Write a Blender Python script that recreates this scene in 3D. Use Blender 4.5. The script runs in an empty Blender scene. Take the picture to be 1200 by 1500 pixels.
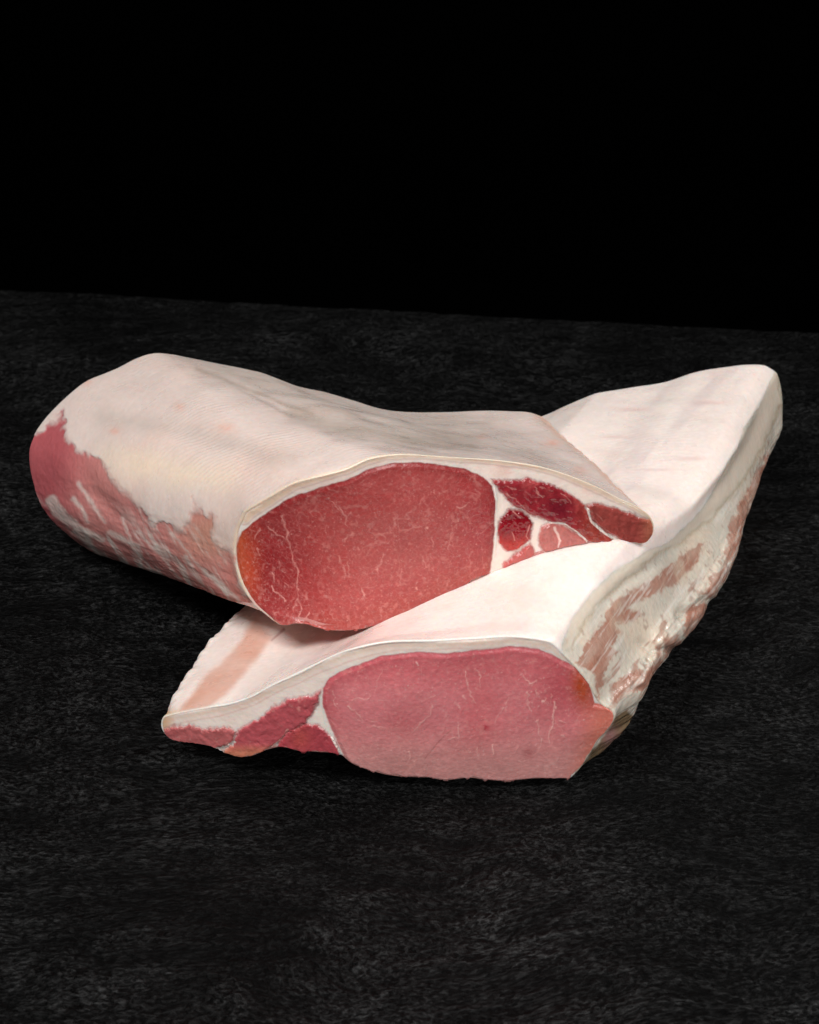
import bpy, math
import numpy as np

# ------------------------------------------------------------------ camera, world, lamps, exposure
S = bpy.context.scene
COL = S.collection
PITCH = math.radians(30); DIST = 1.13; TH = math.tan(math.radians(12.5))
CP = np.array([0, -DIST*math.cos(PITCH), DIST*math.sin(PITCH)])
FW = np.array([0, math.cos(PITCH), -math.sin(PITCH)])
RT = np.array([1., 0, 0]); UP = np.array([0, math.sin(PITCH), math.cos(PITCH)])

cam_d = bpy.data.cameras.new("camera")
cam = bpy.data.objects.new("camera", cam_d); COL.objects.link(cam)
cam.location = CP; cam.rotation_euler = (math.radians(60), 0, 0)
cam_d.sensor_fit = 'VERTICAL'; cam_d.angle_y = math.radians(25)
cam_d.clip_start = 0.05; cam_d.clip_end = 20
cam_d.dof.use_dof = True; cam_d.dof.focus_distance = 0.96; cam_d.dof.aperture_fstop = 15
S.camera = cam

W = bpy.data.worlds.new("World"); S.world = W; W.use_nodes = True
W.node_tree.nodes["Background"].inputs[0].default_value = (1, 1, 1, 1)
W.node_tree.nodes["Background"].inputs[1].default_value = 0.012

def lamp(name, loc, target, size, power, color=(1, 1, 1), size_y=None, spread=180):
    d = bpy.data.lights.new(name, 'AREA'); d.energy = power; d.color = color
    d.shape = 'RECTANGLE'; d.size = size; d.size_y = size_y or size; d.spread = math.radians(spread)
    o = bpy.data.objects.new(name, d); COL.objects.link(o); o.location = loc
    v = np.array(target, float)-np.array(loc, float)
    from mathutils import Vector
    o.rotation_euler = Vector(v).to_track_quat('-Z', 'Y').to_euler()
    return o
lamp("softbox", (-0.42, -0.52, 0.90), (0.0, -0.13, 0.03), 0.34, 4.7, (1, 0.995, 0.99), spread=120)
lamp("side_softbox", (0.80, 0.02, 0.70), (0.05, -0.14, 0.02), 0.35, 1.3, (1, 1, 1), spread=90)
lamp("front_softbox", (0.45, -1.25, 0.55), (0.0, -0.15, 0.05), 0.6, 8.4, (1, 0.995, 0.99))

S.view_settings.view_transform = 'Standard'; S.view_settings.look = 'None'
S.view_settings.exposure = 0; S.view_settings.gamma = 1

# ------------------------------------------------------------------ maths helpers
def rays(p):
    p = np.asarray(p, float)
    return FW + RT*((p[..., :1]-600)/750*TH) + UP*(-(p[..., 1:2]-750)/750*TH)
def at_z(p, z):
    d = rays(p); t = (z-CP[2])/d[..., 2:3]; return CP+d*t
def at_surf(p, g, c):
    """point of each sight line on the upright surface y = g(x) + c z"""
    d = rays(p); t = np.full(d.shape[:-1]+(1,), 0.9)
    for _ in range(60):
        q = CP+d*t
        f = q[..., 1:2]-g(q[..., 0:1])-c*q[..., 2:3]
        t = t-f*0.9
    return CP+d*t
def proj(p):
    q = p-CP; w = q@FW
    return np.stack([600+(q@RT)/w/TH*750, 750-(q@UP)/w/TH*750], -1)

_rng = np.random.RandomState(7)
_T = _rng.rand(4096)
_P = _rng.permutation(4096)
def _h(i, j, k):
    return _T[(_P[(_P[(_P[i & 4095]+j) & 4095]+k) & 4095])]
def vnoise(p):
    p = np.asarray(p, float)
    f = np.floor(p); i = f.astype(np.int64); r = p-f; r = r*r*(3-2*r)
    x, y, z = i[..., 0], i[..., 1], i[..., 2]; u, v, w = r[..., 0], r[..., 1], r[..., 2]
    def L(a, b, t): return a+(b-a)*t
    return L(L(L(_h(x, y, z), _h(x+1, y, z), u), L(_h(x, y+1, z), _h(x+1, y+1, z), u), v),
             L(L(_h(x, y, z+1), _h(x+1, y, z+1), u), L(_h(x, y+1, z+1), _h(x+1, y+1, z+1), u), v), w)*2-1
def fbm(p, octs=4, seed=0.0):
    p = np.asarray(p, float)+seed*17.31; a = 1.0; s = 0; n = 0
    for _ in range(octs):
        s = s+a*vnoise(p); n += a; a *= 0.5; p = p*2.03+5.7
    return s/n
def sm(a, b, x):
    t = np.clip((x-a)/(b-a), 0, 1); return t*t*(3-2*t)
def smooth_line(pts, n, closed=False):
    """Catmull-Rom through pts, n samples even by arc length"""
    P = np.asarray(pts, float)
    Q = np.vstack([P[-1], P, P[0], P[1]]) if closed else np.vstack([2*P[0]-P[1], P, 2*P[-1]-P[-2]])
    m = len(P) if closed else len(P)-1
    t = np.linspace(0, 1, 12, endpoint=False)[:, None]; out = []
    for i in range(m):
        a, b, c, d = Q[i], Q[i+1], Q[i+2], Q[i+3]
        out.append(0.5*(2*b+(c-a)*t+(2*a-5*b+4*c-d)*t**2+(3*b-a-3*c+d)*t**3))
    out.append(P[:1] if closed else P[-1:])
    C = np.vstack(out)
    L = np.r_[0, np.cumsum(np.linalg.norm(np.diff(C, axis=0), axis=1))]
    s = np.linspace(0, L[-1], n)
    return np.stack([np.interp(s, L, C[:, k]) for k in range(C.shape[1])], -1)
def seg_dist(q, a, b):
    d = b-a; t = np.clip(((q-a)@d)/max(d@d, 1e-9), 0, 1)
    return np.linalg.norm(q-(a+t[..., None]*d), axis=-1), t
def sdf(q, poly):
    """signed distance to a closed outline, negative inside"""
    P = np.asarray(poly, float); n = len(P)
    best = np.full(q.shape[:-1], 1e9); ins = np.zeros(q.shape[:-1], bool)
    for i in range(n):
        a, b = P[i], P[(i+1) % n]
        best = np.minimum(best, seg_dist(q, a, b)[0])
        c = ((a[1] > q[..., 1]) != (b[1] > q[..., 1]))
        if a[1] != b[1]:
            ins ^= c & (q[..., 0] < (b[0]-a[0])*(q[..., 1]-a[1])/(b[1]-a[1])+a[0])
    return np.where(ins, -best, best)
def line_mask(q, pts, w0, w1=None, soft=1.0):
    """1 along a polyline whose half width goes from w0 to w1"""
    w1 = w0 if w1 is None else w1
    P = np.asarray(pts, float); m = np.zeros(q.shape[:-1])
    lo, hi = P.min(0)-w0-soft-3, P.max(0)+w0+soft+3
    sel = np.all((q > lo) & (q < hi), -1)
    if not sel.any(): return m
    r = q[sel]; mm = np.zeros(len(r)); n = len(P)-1
    for i in range(n):
        d, t = seg_dist(r, P[i], P[i+1]); w = w0+(w1-w0)*(i+t)/n
        mm = np.maximum(mm, 1-sm(0, 1, (d-w)/soft+0.5))
    m[sel] = mm; return m
def lin(c):
    c = np.asarray(c, float)/255.0
    return np.where(c <= 0.04045, c/12.92, ((c+0.055)/1.055)**2.4)
def mix(col, c, m):
    m = np.clip(m, 0, 1)[..., None]; c = np.asarray(c, float)
    return col*(1-m)+c*m

# ------------------------------------------------------------------ mesh helpers
def mesh_from(name, V, Fq, col, wet, st, mat, parent, uv=None):
    used, inv = np.unique(Fq.ravel(), return_inverse=True)
    me = bpy.data.meshes.new(name); F2 = inv.reshape(Fq.shape)
    me.vertices.add(len(used)); me.vertices.foreach_set("co", V[used].astype(np.float32).ravel())
    me.loops.add(F2.size); me.loops.foreach_set("vertex_index", F2.astype(np.int32).ravel())
    me.polygons.add(len(F2)); me.polygons.foreach_set("loop_start", (np.arange(len(F2))*4).astype(np.int32))
    me.polygons.foreach_set("loop_total", np.full(len(F2), 4, np.int32))
    me.polygons.foreach_set("use_smooth", np.ones(len(F2), bool))
    a = me.attributes.new("tint", 'FLOAT_COLOR', 'POINT')
    a.data.foreach_set("color", np.c_[col[used], np.ones(len(used))].astype(np.float32).ravel())
    a = me.attributes.new("wet", 'FLOAT', 'POINT'); a.data.foreach_set("value", wet[used].astype(np.float32))
    a = me.attributes.new("grain", 'FLOAT_VECTOR', 'POINT'); a.data.foreach_set("vector", st[used].astype(np.float32).ravel())
    me.update(calc_edges=True); me.validate()
    me.materials.append(mat)
    o = bpy.data.objects.new(name, me); COL.objects.link(o); o.parent = parent
    if parent is not None: o.location = -np.array(parent.location)
    return o

def node_mat(name):
    m = bpy.data.materials.new(name); m.use_nodes = True
    nt = m.node_tree; b = nt.nodes["Principled BSDF"]
    return m, nt, b
def meat_mat(name, rough, grain_scale, grain_amp, stripe_amp=0.0, sss=0.25, sss_r=(1, .35, .2), sss_scale=0.004,
             speck=0.0, speck_col=(0.8, 0.6, 0.55, 1), bump=0.3, coat=0.0):
    """colour from the piece's own tint; fine grain, creases and sheen are procedural"""
    m, nt, b = node_mat(name); N = nt.nodes; Lk = nt.links.new
    tint = N.new("ShaderNodeAttribute"); tint.attribute_name = "tint"
    wet = N.new("ShaderNodeAttribute"); wet.attribute_name = "wet"
    gr = N.new("ShaderNodeAttribute"); gr.attribute_name = "grain"
    tc = N.new("ShaderNodeTexCoord")
    n1 = N.new("ShaderNodeTexNoise"); n1.inputs["Scale"].default_value = grain_scale; n1.inputs["Detail"].default_value = 5
    Lk(tc.outputs["Object"], n1.inputs["Vector"])
    # base colour with fine grain
    mr = N.new("ShaderNodeMapRange"); mr.inputs[1].default_value = 0.3; mr.inputs[2].default_value = 0.7
    mr.inputs[3].default_value = 1-grain_amp; mr.inputs[4].default_value = 1+grain_amp
    Lk(n1.outputs["Fac"], mr.inputs[0])
    mul = N.new("ShaderNodeVectorMath"); mul.operation = 'SCALE'
    Lk(tint.outputs["Color"], mul.inputs[0]); Lk(mr.outputs[0], mul.inputs["Scale"])
    out = mul.outputs[0]
    if speck > 0:
        n2 = N.new("ShaderNodeTexNoise"); n2.inputs["Scale"].default_value = 900; n2.inputs["Detail"].default_value = 2
        Lk(tc.outputs["Object"], n2.inputs["Vector"])
        r2 = N.new("ShaderNodeMapRange"); r2.inputs[1].default_value = 0.60; r2.inputs[2].default_value = 0.74
        r2.inputs[3].default_value = 0; r2.inputs[4].default_value = speck
        Lk(n2.outputs["Fac"], r2.inputs[0])
        mx = N.new("ShaderNodeMix"); mx.data_type = 'RGBA'
        Lk(r2.outputs[0], mx.inputs[0]); Lk(out, mx.inputs[6]); mx.inputs[7].default_value = speck_col
        out = mx.outputs[2]
    if speck > 0:
        wv = N.new("ShaderNodeVectorMath"); wv.operation = 'MULTIPLY_ADD'; wv.inputs[1].default_value = (0.004, 0.004, 0.004)
        n5 = N.new("ShaderNodeTexNoise"); n5.inputs["Scale"].default_value = 260
        Lk(tc.outputs["Object"], n5.inputs["Vector"]); Lk(n5.outputs["Color"], wv.inputs[0]); Lk(tc.outputs["Object"], wv.inputs[2])
        vo = N.new("ShaderNodeTexVoronoi"); vo.feature = 'DISTANCE_TO_EDGE'; vo.inputs["Scale"].default_value = 430
        Lk(wv.outputs[0], vo.inputs["Vector"])
        r5 = N.new("ShaderNodeMapRange"); r5.inputs[1].default_value = 0.0; r5.inputs[2].default_value = 0.12
        r5.inputs[3].default_value = 0.26; r5.inputs[4].default_value = 0.0
        Lk(vo.outputs[0], r5.inputs[0])
        m5 = N.new("ShaderNodeMath"); m5.operation = 'MULTIPLY'; Lk(r5.outputs[0], m5.inputs[0]); Lk(n1.outputs["Fac"], m5.inputs[1])
        mx = N.new("ShaderNodeMix"); mx.data_type = 'RGBA'
        Lk(m5.outputs[0], mx.inputs[0]); Lk(out, mx.inputs[6]); mx.inputs[7].default_value = (0.62, 0.30, 0.27, 1)
        out = mx.outputs[2]
    Lk(out, b.inputs["Base Color"])
    # relief
    hgt = n1.outputs["Fac"]
    if stripe_amp > 0:
        mp = N.new("ShaderNodeMapping"); mp.inputs["Scale"].default_value = (820, 70, 70)
        Lk(gr.outputs["Vector"], mp.inputs["Vector"])
        n3 = N.new("ShaderNodeTexNoise"); n3.inputs["Scale"].default_value = 1.0; n3.inputs["Detail"].default_value = 3
        n3.inputs["Distortion"].default_value = 0.6
        Lk(mp.outputs[0], n3.inputs["Vector"])
        ad = N.new("ShaderNodeMath"); ad.operation = 'MULTIPLY_ADD'; ad.inputs[1].default_value = stripe_amp
        Lk(n3.outputs["Fac"], ad.inputs[0]); Lk(hgt, ad.inputs[2]); hgt = ad.outputs[0]
    bp = N.new("ShaderNodeBump"); bp.inputs["Strength"].default_value = bump; bp.inputs["Distance"].default_value = 0.0008
    Lk(hgt, bp.inputs["Height"]); Lk(bp.outputs[0], b.inputs["Normal"])
    # sheen: wet patches are glossier
    n4 = N.new("ShaderNodeTexNoise"); n4.inputs["Scale"].default_value = 70; n4.inputs["Detail"].default_value = 4
    Lk(tc.outputs["Object"], n4.inputs["Vector"])
    m4 = N.new("ShaderNodeMapRange"); m4.inputs[1].default_value = .35; m4.inputs[2].default_value = .65
    m4.inputs[3].default_value = rough-0.1; m4.inputs[4].default_value = rough+0.1
    Lk(n4.outputs["Fac"], m4.inputs[0])
    ws = N.new("ShaderNodeMath"); ws.operation = 'MULTIPLY_ADD'; ws.inputs[1].default_value = -0.33
    Lk(wet.outputs["Fac"], ws.inputs[0]); Lk(m4.outputs[0], ws.inputs[2]); ws.use_clamp = True
    Lk(ws.outputs[0], b.inputs["Roughness"])
    b.inputs["Subsurface Weight"].default_value = sss
    b.inputs["Subsurface Radius"].default_value = sss_r
    b.inputs["Subsurface Scale"].default_value = sss_scale
    b.inputs["Specular IOR Level"].default_value = 0.45
    Lk(bp.outputs[0], b.inputs["Coat Normal"]); b.inputs["Coat Weight"].default_value = coat; b.inputs["Coat Roughness"].default_value = 0.16
    return m
M_SKIN = meat_mat("pork_rind", 0.42, 480, 0.045, stripe_amp=0.0, bump=0.09, sss=0.5, sss_r=(1, .5, .35), sss_scale=0.005)
M_FAT = meat_mat("pork_fat", 0.33, 420, 0.03, bump=0.22, sss=0.5, sss_r=(1, .5, .35), sss_scale=0.005, coat=0.25)
M_LEAN = meat_mat("lean_meat", 0.48, 600, 0.07, speck=0.17, bump=0.26, sss=0.35, sss_r=(1, .3, .25), sss_scale=0.004, coat=0.12)
M_SIDE = meat_mat("silverskin_side", 0.42, 420, 0.06, stripe_amp=0.6, bump=0.32, sss=0.4, sss_r=(1, .4, .3), sss_scale=0.004, coat=0.45)

M_MUSCLE = meat_mat("dark_muscle", 0.42, 420, 0.10, bump=0.28, sss=0.35, sss_r=(1, .3, .25), sss_scale=0.004, coat=0.15)

# ------------------------------------------------------------------ slate slab and backdrop
def slate():
    a = at_z(np.array([[0., 420.]]), 0)[0]; b = at_z(np.array([[1200., 485.]]), 0)[0]
    sl = (b[1]-a[1])/(b[0]-a[0]); far = lambda x: a[1]+sl*(x-a[0])
    nx, ny = 420, 360
    xs = np.linspace(-0.62, 0.62, nx); t = np.linspace(0, 1, ny)
    X, T = np.meshgrid(xs, t); Yf = far(X)+fbm(np.stack([X*60, X*0, X*0], -1), 4)*0.0009
    Y = -0.66+(Yf+0.66)*T
    P = np.stack([X, Y, X*0], -1)
    Z = fbm(P*14, 4, 1)*0.0010+fbm(P*60, 4, 2)*0.0006+fbm(P*170*np.array([.6, 1.6, 1]), 2, 3)*0.0005-0.0018
    V = np.stack([X, Y, Z], -1)
    # rounded rim and skirt
    def ring(off, dz):
        R = V.copy()
        return R
    top = V.reshape(-1, 3); idx = np.arange(nx*ny).reshape(ny, nx)
    Fq = [np.stack([idx[:-1, :-1], idx[:-1, 1:], idx[1:, 1:], idx[1:, :-1]], -1).reshape(-1, 4)]
    loop = np.concatenate([idx[0, :], idx[1:, -1], idx[-1, -2::-1], idx[-2:0:-1, 0]])
    c = np.array([0, -0.2, 0]); prev = loop; verts = [top]; n = len(top)
    for off, dz in ((0.0010, -0.0008), (0.0016, -0.003), (0.0010, -0.011)):
        q = top[loop]; d = q-c; d[:, 2] = 0; d /= np.linalg.norm(d, axis=1)[:, None]
        q = q+d*off; q[:, 2] += dz; verts.append(q)
        new = np.arange(n, n+len(loop)); n += len(loop)
        Fq.append(np.stack([prev, new, np.roll(new, -1), np.roll(prev, -1)], -1)[:, ::-1]); prev = new
    V = np.vstack(verts); Fq = np.vstack(Fq)
    m, nt, bs = node_mat("slate"); N = nt.nodes; Lk = nt.links.new
    tc = N.new("ShaderNodeTexCoord")
    # flow of the cleavage grain: warped, stretched noise
    wn = N.new("ShaderNodeTexNoise"); wn.inputs["Scale"].default_value = 5; wn.inputs["Detail"].default_value = 3
    Lk(tc.outputs["Object"], wn.inputs["Vector"])
    wa = N.new("ShaderNodeVectorMath"); wa.operation = 'MULTIPLY_ADD'
    wa.inputs[1].default_value = (0.09, 0.09, 0); Lk(wn.outputs["Color"], wa.inputs[0]); Lk(tc.outputs["Object"], wa.inputs[2])
    def noise(vec, scale, detail, rough, dist=0.0):
        n = N.new("ShaderNodeTexNoise"); n.inputs["Scale"].default_value = scale; n.inputs["Detail"].default_value = detail
        n.inputs["Roughness"].default_value = rough; n.inputs["Distortion"].default_value = dist
        Lk(vec, n.inputs["Vector"]); return n.outputs["Fac"]
    def rng(v, a, b, c, d):
        r = N.new("ShaderNodeMapRange"); r.inputs[1].default_value = a; r.inputs[2].default_value = b
        r.inputs[3].default_value = c; r.inputs[4].default_value = d; Lk(v, r.inputs[0]); return r.outputs[0]
    def mth(op, a, b):
        m_ = N.new("ShaderNodeMath"); m_.operation = op
        for i_, v in enumerate((a, b)):
            if isinstance(v, (int, float)): m_.inputs[i_].default_value = v
            else: Lk(v, m_.inputs[i_])
        return m_.outputs[0]
    def mapped(rot, sc):
        mp = N.new("ShaderNodeMapping"); mp.inputs["Rotation"].default_value = (0, 0, math.radians(rot)); mp.inputs["Scale"].default_value = sc
        Lk(wa.outputs[0], mp.inputs["Vector"]); return mp.outputs[0]
    fine = noise(mapped(-20, (380, 660, 400)), 1, 3, 0.6, 0.6)        # fibrous cleavage
    mid = noise(mapped(-28, (34, 80, 46)), 1, 6, 0.62, 0.6)          # short ridges
    grit = noise(tc.outputs["Object"], 620, 3, 0.6)
    patch = noise(tc.outputs["Object"], 6.5, 5, 0.6, 0.6)
    patch2 = noise(tc.outputs["Object"], 19, 4, 0.6)
    hgt = mth('ADD', mth('MULTIPLY', fine, 0.8), mth('ADD', mth('MULTIPLY', mid, 3.4), mth('MULTIPLY', grit, 0.35)))
    bp = N.new("ShaderNodeBump"); bp.inputs["Strength"].default_value = 1.0; bp.inputs["Distance"].default_value = 0.0042
    Lk(hgt, bp.inputs["Height"]); Lk(bp.outputs[0], bs.inputs["Normal"])
    tone = mth('MULTIPLY', rng(patch, 0.34, 0.66, 0.55, 1.75), rng(patch2, 0.3, 0.7, 0.6, 1.4))
    tick = mth('MULTIPLY', mth('ADD', mth('MULTIPLY', mth('POWER', rng(fine, 0.38, 0.70, 0.0, 1.0), 1.8), 7.0), 0.18), rng(mid, 0.36, 0.66, 0.45, 1.8))  # light and dark of the cleavage relief, painted into the base colour
    v = mth('MULTIPLY', mth('MULTIPLY', tone, tick), 0.0034)
    cc = N.new("ShaderNodeCombineColor"); Lk(v, cc.inputs[0]); Lk(v, cc.inputs[1]); Lk(v, cc.inputs[2])
    Lk(cc.outputs[0], bs.inputs["Base Color"])
    Lk(rng(mid, 0.35, 0.65, 0.70, 0.42), bs.inputs["Roughness"]); bs.inputs["Specular IOR Level"].default_value = 0.07
    o = mesh_from("slate_slab", V, Fq, np.full((len(V), 3), .02), np.zeros(len(V)), V, m, None)
    o["kind"] = "structure"
slate()

def backdrop():
    m, nt, b = node_mat("black_velvet"); b.inputs["Base Color"].default_value = (0.0012, 0.0012, 0.0012, 1)
    b.inputs["Roughness"].default_value = 1; b.inputs["Specular IOR Level"].default_value = 0
    pts = [(-1.2, -0.30), (1.2, -0.30)]+[(1.2+0.5*math.sin(a), 0.2-0.5*math.cos(a)) for a in np.linspace(0.1, math.pi/2, 12)]+[(1.7, 2.2)]
    xs = np.linspace(-2.5, 2.5, 12)
    V = np.array([[x, y+0.01*math.sin(5*x), z] for y, z in pts for x in xs]); nx = len(xs); idx = np.arange(len(V)).reshape(-1, nx)
    Fq = np.stack([idx[:-1, :-1], idx[:-1, 1:], idx[1:, 1:], idx[1:, :-1]], -1).reshape(-1, 4)
    o = mesh_from("backdrop", V, Fq, np.zeros((len(V), 3)), np.zeros(len(V)), V, m, None); o["kind"] = "structure"
backdrop()

# ------------------------------------------------------------------ loin builder
def build_ring(segs, counts, to3d):
    """segs: polylines in photo measure, or ('xyz', points); joined into one closed ring"""
    out = []
    for sg, n in zip(segs, counts):
        if isinstance(sg, tuple):
            P = smooth_line(sg[1], n+1)
        else:
            P = to3d(smooth_line(sg, n*3)); P = smooth_line(P[::3], n+1)
        out.append(P[:-1])
    return np.vstack(out)

def loin(front_segs, back_segs, counts, fsurf, bsurf, ns, warps, front_r=0.0007, back_r=0.0):
    A = build_ring(front_segs, counts, lambda p: at_surf(p, *fsurf))
    B = build_ring(back_segs, counts, lambda p: at_surf(p, *bsurf))
    A[:, 2] = np.maximum(A[:, 2], 0.0005); B[:, 2] = np.maximum(B[:, 2], 0.0005)
    for _ in range(6):
        A = (np.roll(A, 1, 0)+2*A+np.roll(A, -1, 0))/4
        B = (np.roll(B, 1, 0)+2*B+np.roll(B, -1, 0))/4
    ng = len(A); length = np.linalg.norm(A.mean(0)-B.mean(0))
    # round edges front and back, by distance from the ends
    dists = np.r_[0, 0.00008, 0.00030, 0.0007, 0.0012]
    svals = np.r_[dists/length, np.linspace(0.0019/length, 1, ns)]
    n3 = sum(counts[:3]); gi = np.interp(np.arange(ng), [0, n3, ng], [0, n3/(n3+90), 1.0])
    V = A[None]*(1-svals[:, None, None])+B[None]*svals[:, None, None]
    cen = V.mean(1, keepdims=True)
    for (g, s, sg, ss, d) in warps:
        dg = np.abs(gi-g); dg = np.minimum(dg, 1-dg)
        w = np.exp(-(dg/sg)**2)[None]*np.exp(-((svals-s)/ss)**2)[:, None]
        if s > 0: w = w*sm(0, 0.08, svals)[:, None]
        V = V+w[..., None]*np.array(d)
    # in-plane normals
    tan = np.roll(V, -2, 1)-np.roll(V, 2, 1)
    ax = (B.mean(0)-A.mean(0)); ax /= np.linalg.norm(ax)
    nrm = np.cross(ax[None, None], tan); nrm /= np.linalg.norm(nrm, axis=-1, keepdims=True)+1e-12
    if ((V-cen)*nrm).sum(-1).mean() < 0: nrm = -nrm
    for _ in range(5): nrm = (np.roll(nrm, 3, 1)+nrm+np.roll(nrm, -3, 1))/3
    nrm /= np.linalg.norm(nrm, axis=-1, keepdims=True)
    u_, s_, vt = np.linalg.svd(A-A.mean(0), full_matrices=False); fn = vt[2]
    slide = (nrm@fn)/(ax@fn)
    nrm0 = nrm-ax[None, None]*slide[..., None]; nrm0 /= np.linalg.norm(nrm0, axis=-1, keepdims=True)
    wf = (1-sm(0.003, 0.008, svals*length))[:, None, None]; nrm = nrm*(1-wf)+nrm0*wf
    d = svals*length; r = front_r
    ins = np.where(d < r, r*(1-np.sqrt(np.clip(1-(1-d/r)**2, 0, 1))), 0)
    V = V-nrm*ins[:, None, None]
    st = np.stack([np.broadcast_to(svals[:, None]*length, V.shape[:2]),
                   np.broadcast_to((gi*np.linalg.norm(np.roll(A, -1, 0)-A, axis=1).sum())[None], V.shape[:2]),
                   np.zeros(V.shape[:2])], -1)
    return V, nrm, st, svals, gi, length

def split_grid(V, closed=True, extra=0):
    ns, ng = V.shape[:2]; idx = np.arange(ns*ng).reshape(ns, ng)
    if closed: idx = np.c_[idx, idx[:, :1]]
    return np.stack([idx[:-1, :-1], idx[1:, :-1], idx[1:, 1:], idx[:-1, 1:]], -1)

def back_cap(V):
    """closes the far end: rings shrinking to the middle and doming outwards"""
    last = V[-1]; c = last.mean(0); ax = V[-1].mean(0)-V[-12].mean(0); ax /= np.linalg.norm(ax)
    out = [V[-1]]
    for k in np.linspace(0, 1, 24)[1:]:
        out.append(c+(last-c)*(1-k)+ax*0.006*math.sin(k*math.pi/2)+0)
    return np.stack(out)

def root(name, label, cat, loc):
    o = bpy.data.objects.new(name, None); COL.objects.link(o); o.location = loc; o.empty_display_size = 0.02
    o["label"] = label; o["category"] = cat; o["group"] = "pork loin joints stacked on the slate"
    return o

def face_patch(ring0, i0, i1, nu, nv):
    """surface spanning the cut face between its upper and lower outline; ring0 runs i0 -> i1 over the top"""
    n = len(ring0)
    top = ring0[np.arange(i0, i1+1) % n]; bot = ring0[np.arange(i0, i1-n-1, -1) % n]
    top = smooth_line(top, nu); bot = smooth_line(bot, nu)
    v = np.linspace(0, 1, nv)[None, :, None]
    return top[:, None]*(1-v)+bot[:, None]*v

# ------------------------------------------------------------------ lower loin: outlines
LOW_SKIN = [(824,956),(816,947),(800,938),(751,932),(690,935),(632,938),(575,939),(537,945),(500,955),(469,969),(435,986),(401,1002),(367,1020),(339,1030),(305,1036),(262,1044),(238,1050)]
LOW_FRONT = [
    [(834,1142),(849,1127),(863,1106),(878,1082),(897,1060),(900,1043),(880,1028),(865,1002),(846,978),(824,956)],
    LOW_SKIN,
    [(238,1050),(235,1060),(238,1072),(250,1085)],
    [(250,1085),(277,1089),(313,1096),(339,1108),(367,1109),(390,1100),(413,1095),(435,1101),(464,1103),(498,1107),(509,1116),(532,1128),(575,1138),(613,1140),(652,1144),(690,1141),(728,1145),(786,1142),(834,1142)]]
LOW_BACK = [
    [(1096,728),(1108,700),(1118,672),(1134,645),(1143,620),(1146,590),(1143,565),(1134,538)],
    [(1134,538),(1126,535.5),(1104,534),(1072,537),(1024,544),(976,559),(928,567),(880,574),(864,579),(824,596),(804,606),(740,632),(680,655),(600,685),(500,722)],
    [(500,722),(492,727),(490,732),(495,738)],
    ('xyz', [(-.031,-.027,.014),(-.022,-.026,.001),(.02,-.014,.0005),(.08,.0,.0005),(.13,.012,.0005),(.165,.021,.0005)])]
_b = smooth_line(LOW_FRONT[3], 110)
_b[1:-1, 1] -= 2.2*np.abs(fbm(np.stack([_b[1:-1, 0]/9, _b[1:-1, 0]*0, _b[1:-1, 0]*0], -1), 3, 4))/0.5      # torn lower edge
LOW_FRONT[3] = _b
LOW_COUNTS = (230, 420, 16, 200)
def g_low(x):
    return -0.2210+np.where(x < 0, 2.2*x*x, 0.02*x)
LOW_F = (g_low, -0.03)
LOW_B = (lambda x: -0.0185+0.23*x, 0.30)
# (ring position, length position, ring spread, length spread, shift in metres)
LOW_WARP = [
    (0.10, 0.50, 0.10, 0.30, (0.0130, -0.003, 0.0)),
    (0.03, 0.09, 0.06, 0.07, (0.0055, 0.0, 0.0)),
    (0.08, 0.28, 0.09, 0.12, (0.002, 0.0, 0.0)),
    (0.12, 0.09, 0.07, 0.06, (0.0035, 0.0, 0.0)),
    (0.87, 0.30, 0.07, 0.22, (-0.0048, 0.001, 0.0)),
    (0.30, 0.60, 0.035, 0.25, (0.007, -0.004, 0.002)),
]
UP_SKIN = [(357,755),(362,748),(397,727),(430,708),(470,697),(507,687),(537,673),(563,667),(597,664),(630,665),(680,669),(730,674),(780,681),(805,687),(830,695),(855,705),(880,716),(905,729),(930,740),(950,753)]
UP_FRONT = [
    [(413,917),(397,906),(372,884),(356,858),(346,827),(344,800),(348,775),(357,755)],
    UP_SKIN,
    [(950,753),(958,766),(957,784),(942,800)],
    [(942,800),(925,795),(895,796),(862,796),(820,805),(795,812),(775,819),(750,829),(725,840),(697,848),(663,869),(613,892),(577,908),(547,919),(517,924),(473,923),(455,915),(437,912),(413,917)]]
UP_BACK = [
    [(176,829),(153,820),(120,802),(87,775),(68,755),(54,730),(47,700),(43,670),(46,643),(56,622),(64,610),(75,597)],
    [(75,597),(87,583),(103,567),(130,555),(170,540),(200,525),(227,517),(253,519),(273,523),(320,533),(370,543),(392,549),(433,564),(475,574),(517,587),(550,597),(583,602),(642,603),(704,602),(762,602),(783,606),(798,614)],
    [(798,614),(803,620),(803,626),(799,634)],
    ('xyz', [(.062,-.026,.058),(.045,-.026,.056),(.0,-.027,.054),(-.04,-.030,.045),(-.08,-.036,.025),(-.11,-.042,.006),(-.138,-.048,.0008)])]
UP_COUNTS = (190, 420, 20, 90)
def g_up(x):
    return -0.1778+0.33*x+10*np.minimum(0, x+0.01)**2
UP_F = (g_up, 0.0)
UP_B = (lambda x: -0.048+0*x, 0.40)
UP_WARP = []
# ------------------------------------------------------------------ forming the two bodies
def kink_smooth(V, g0, gi, width, passes=40, from_row=6):
    """rounds the ridge at ring position g0, easing in away from the cut face"""
    d = np.abs(gi-g0); d = np.minimum(d, 1-d); w = np.exp(-(d/width)**2)[None, :, None]
    rows = sm(0, 50, np.arange(len(V)))[:, None, None]*0.9+0.1
    rows[:from_row] = 0
    for _ in range(passes):
        for k in (1, 4, 9):
            V = V+w*rows*0.5*((np.roll(V, k, 1)+np.roll(V, -k, 1))/2-V)
    return V

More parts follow.
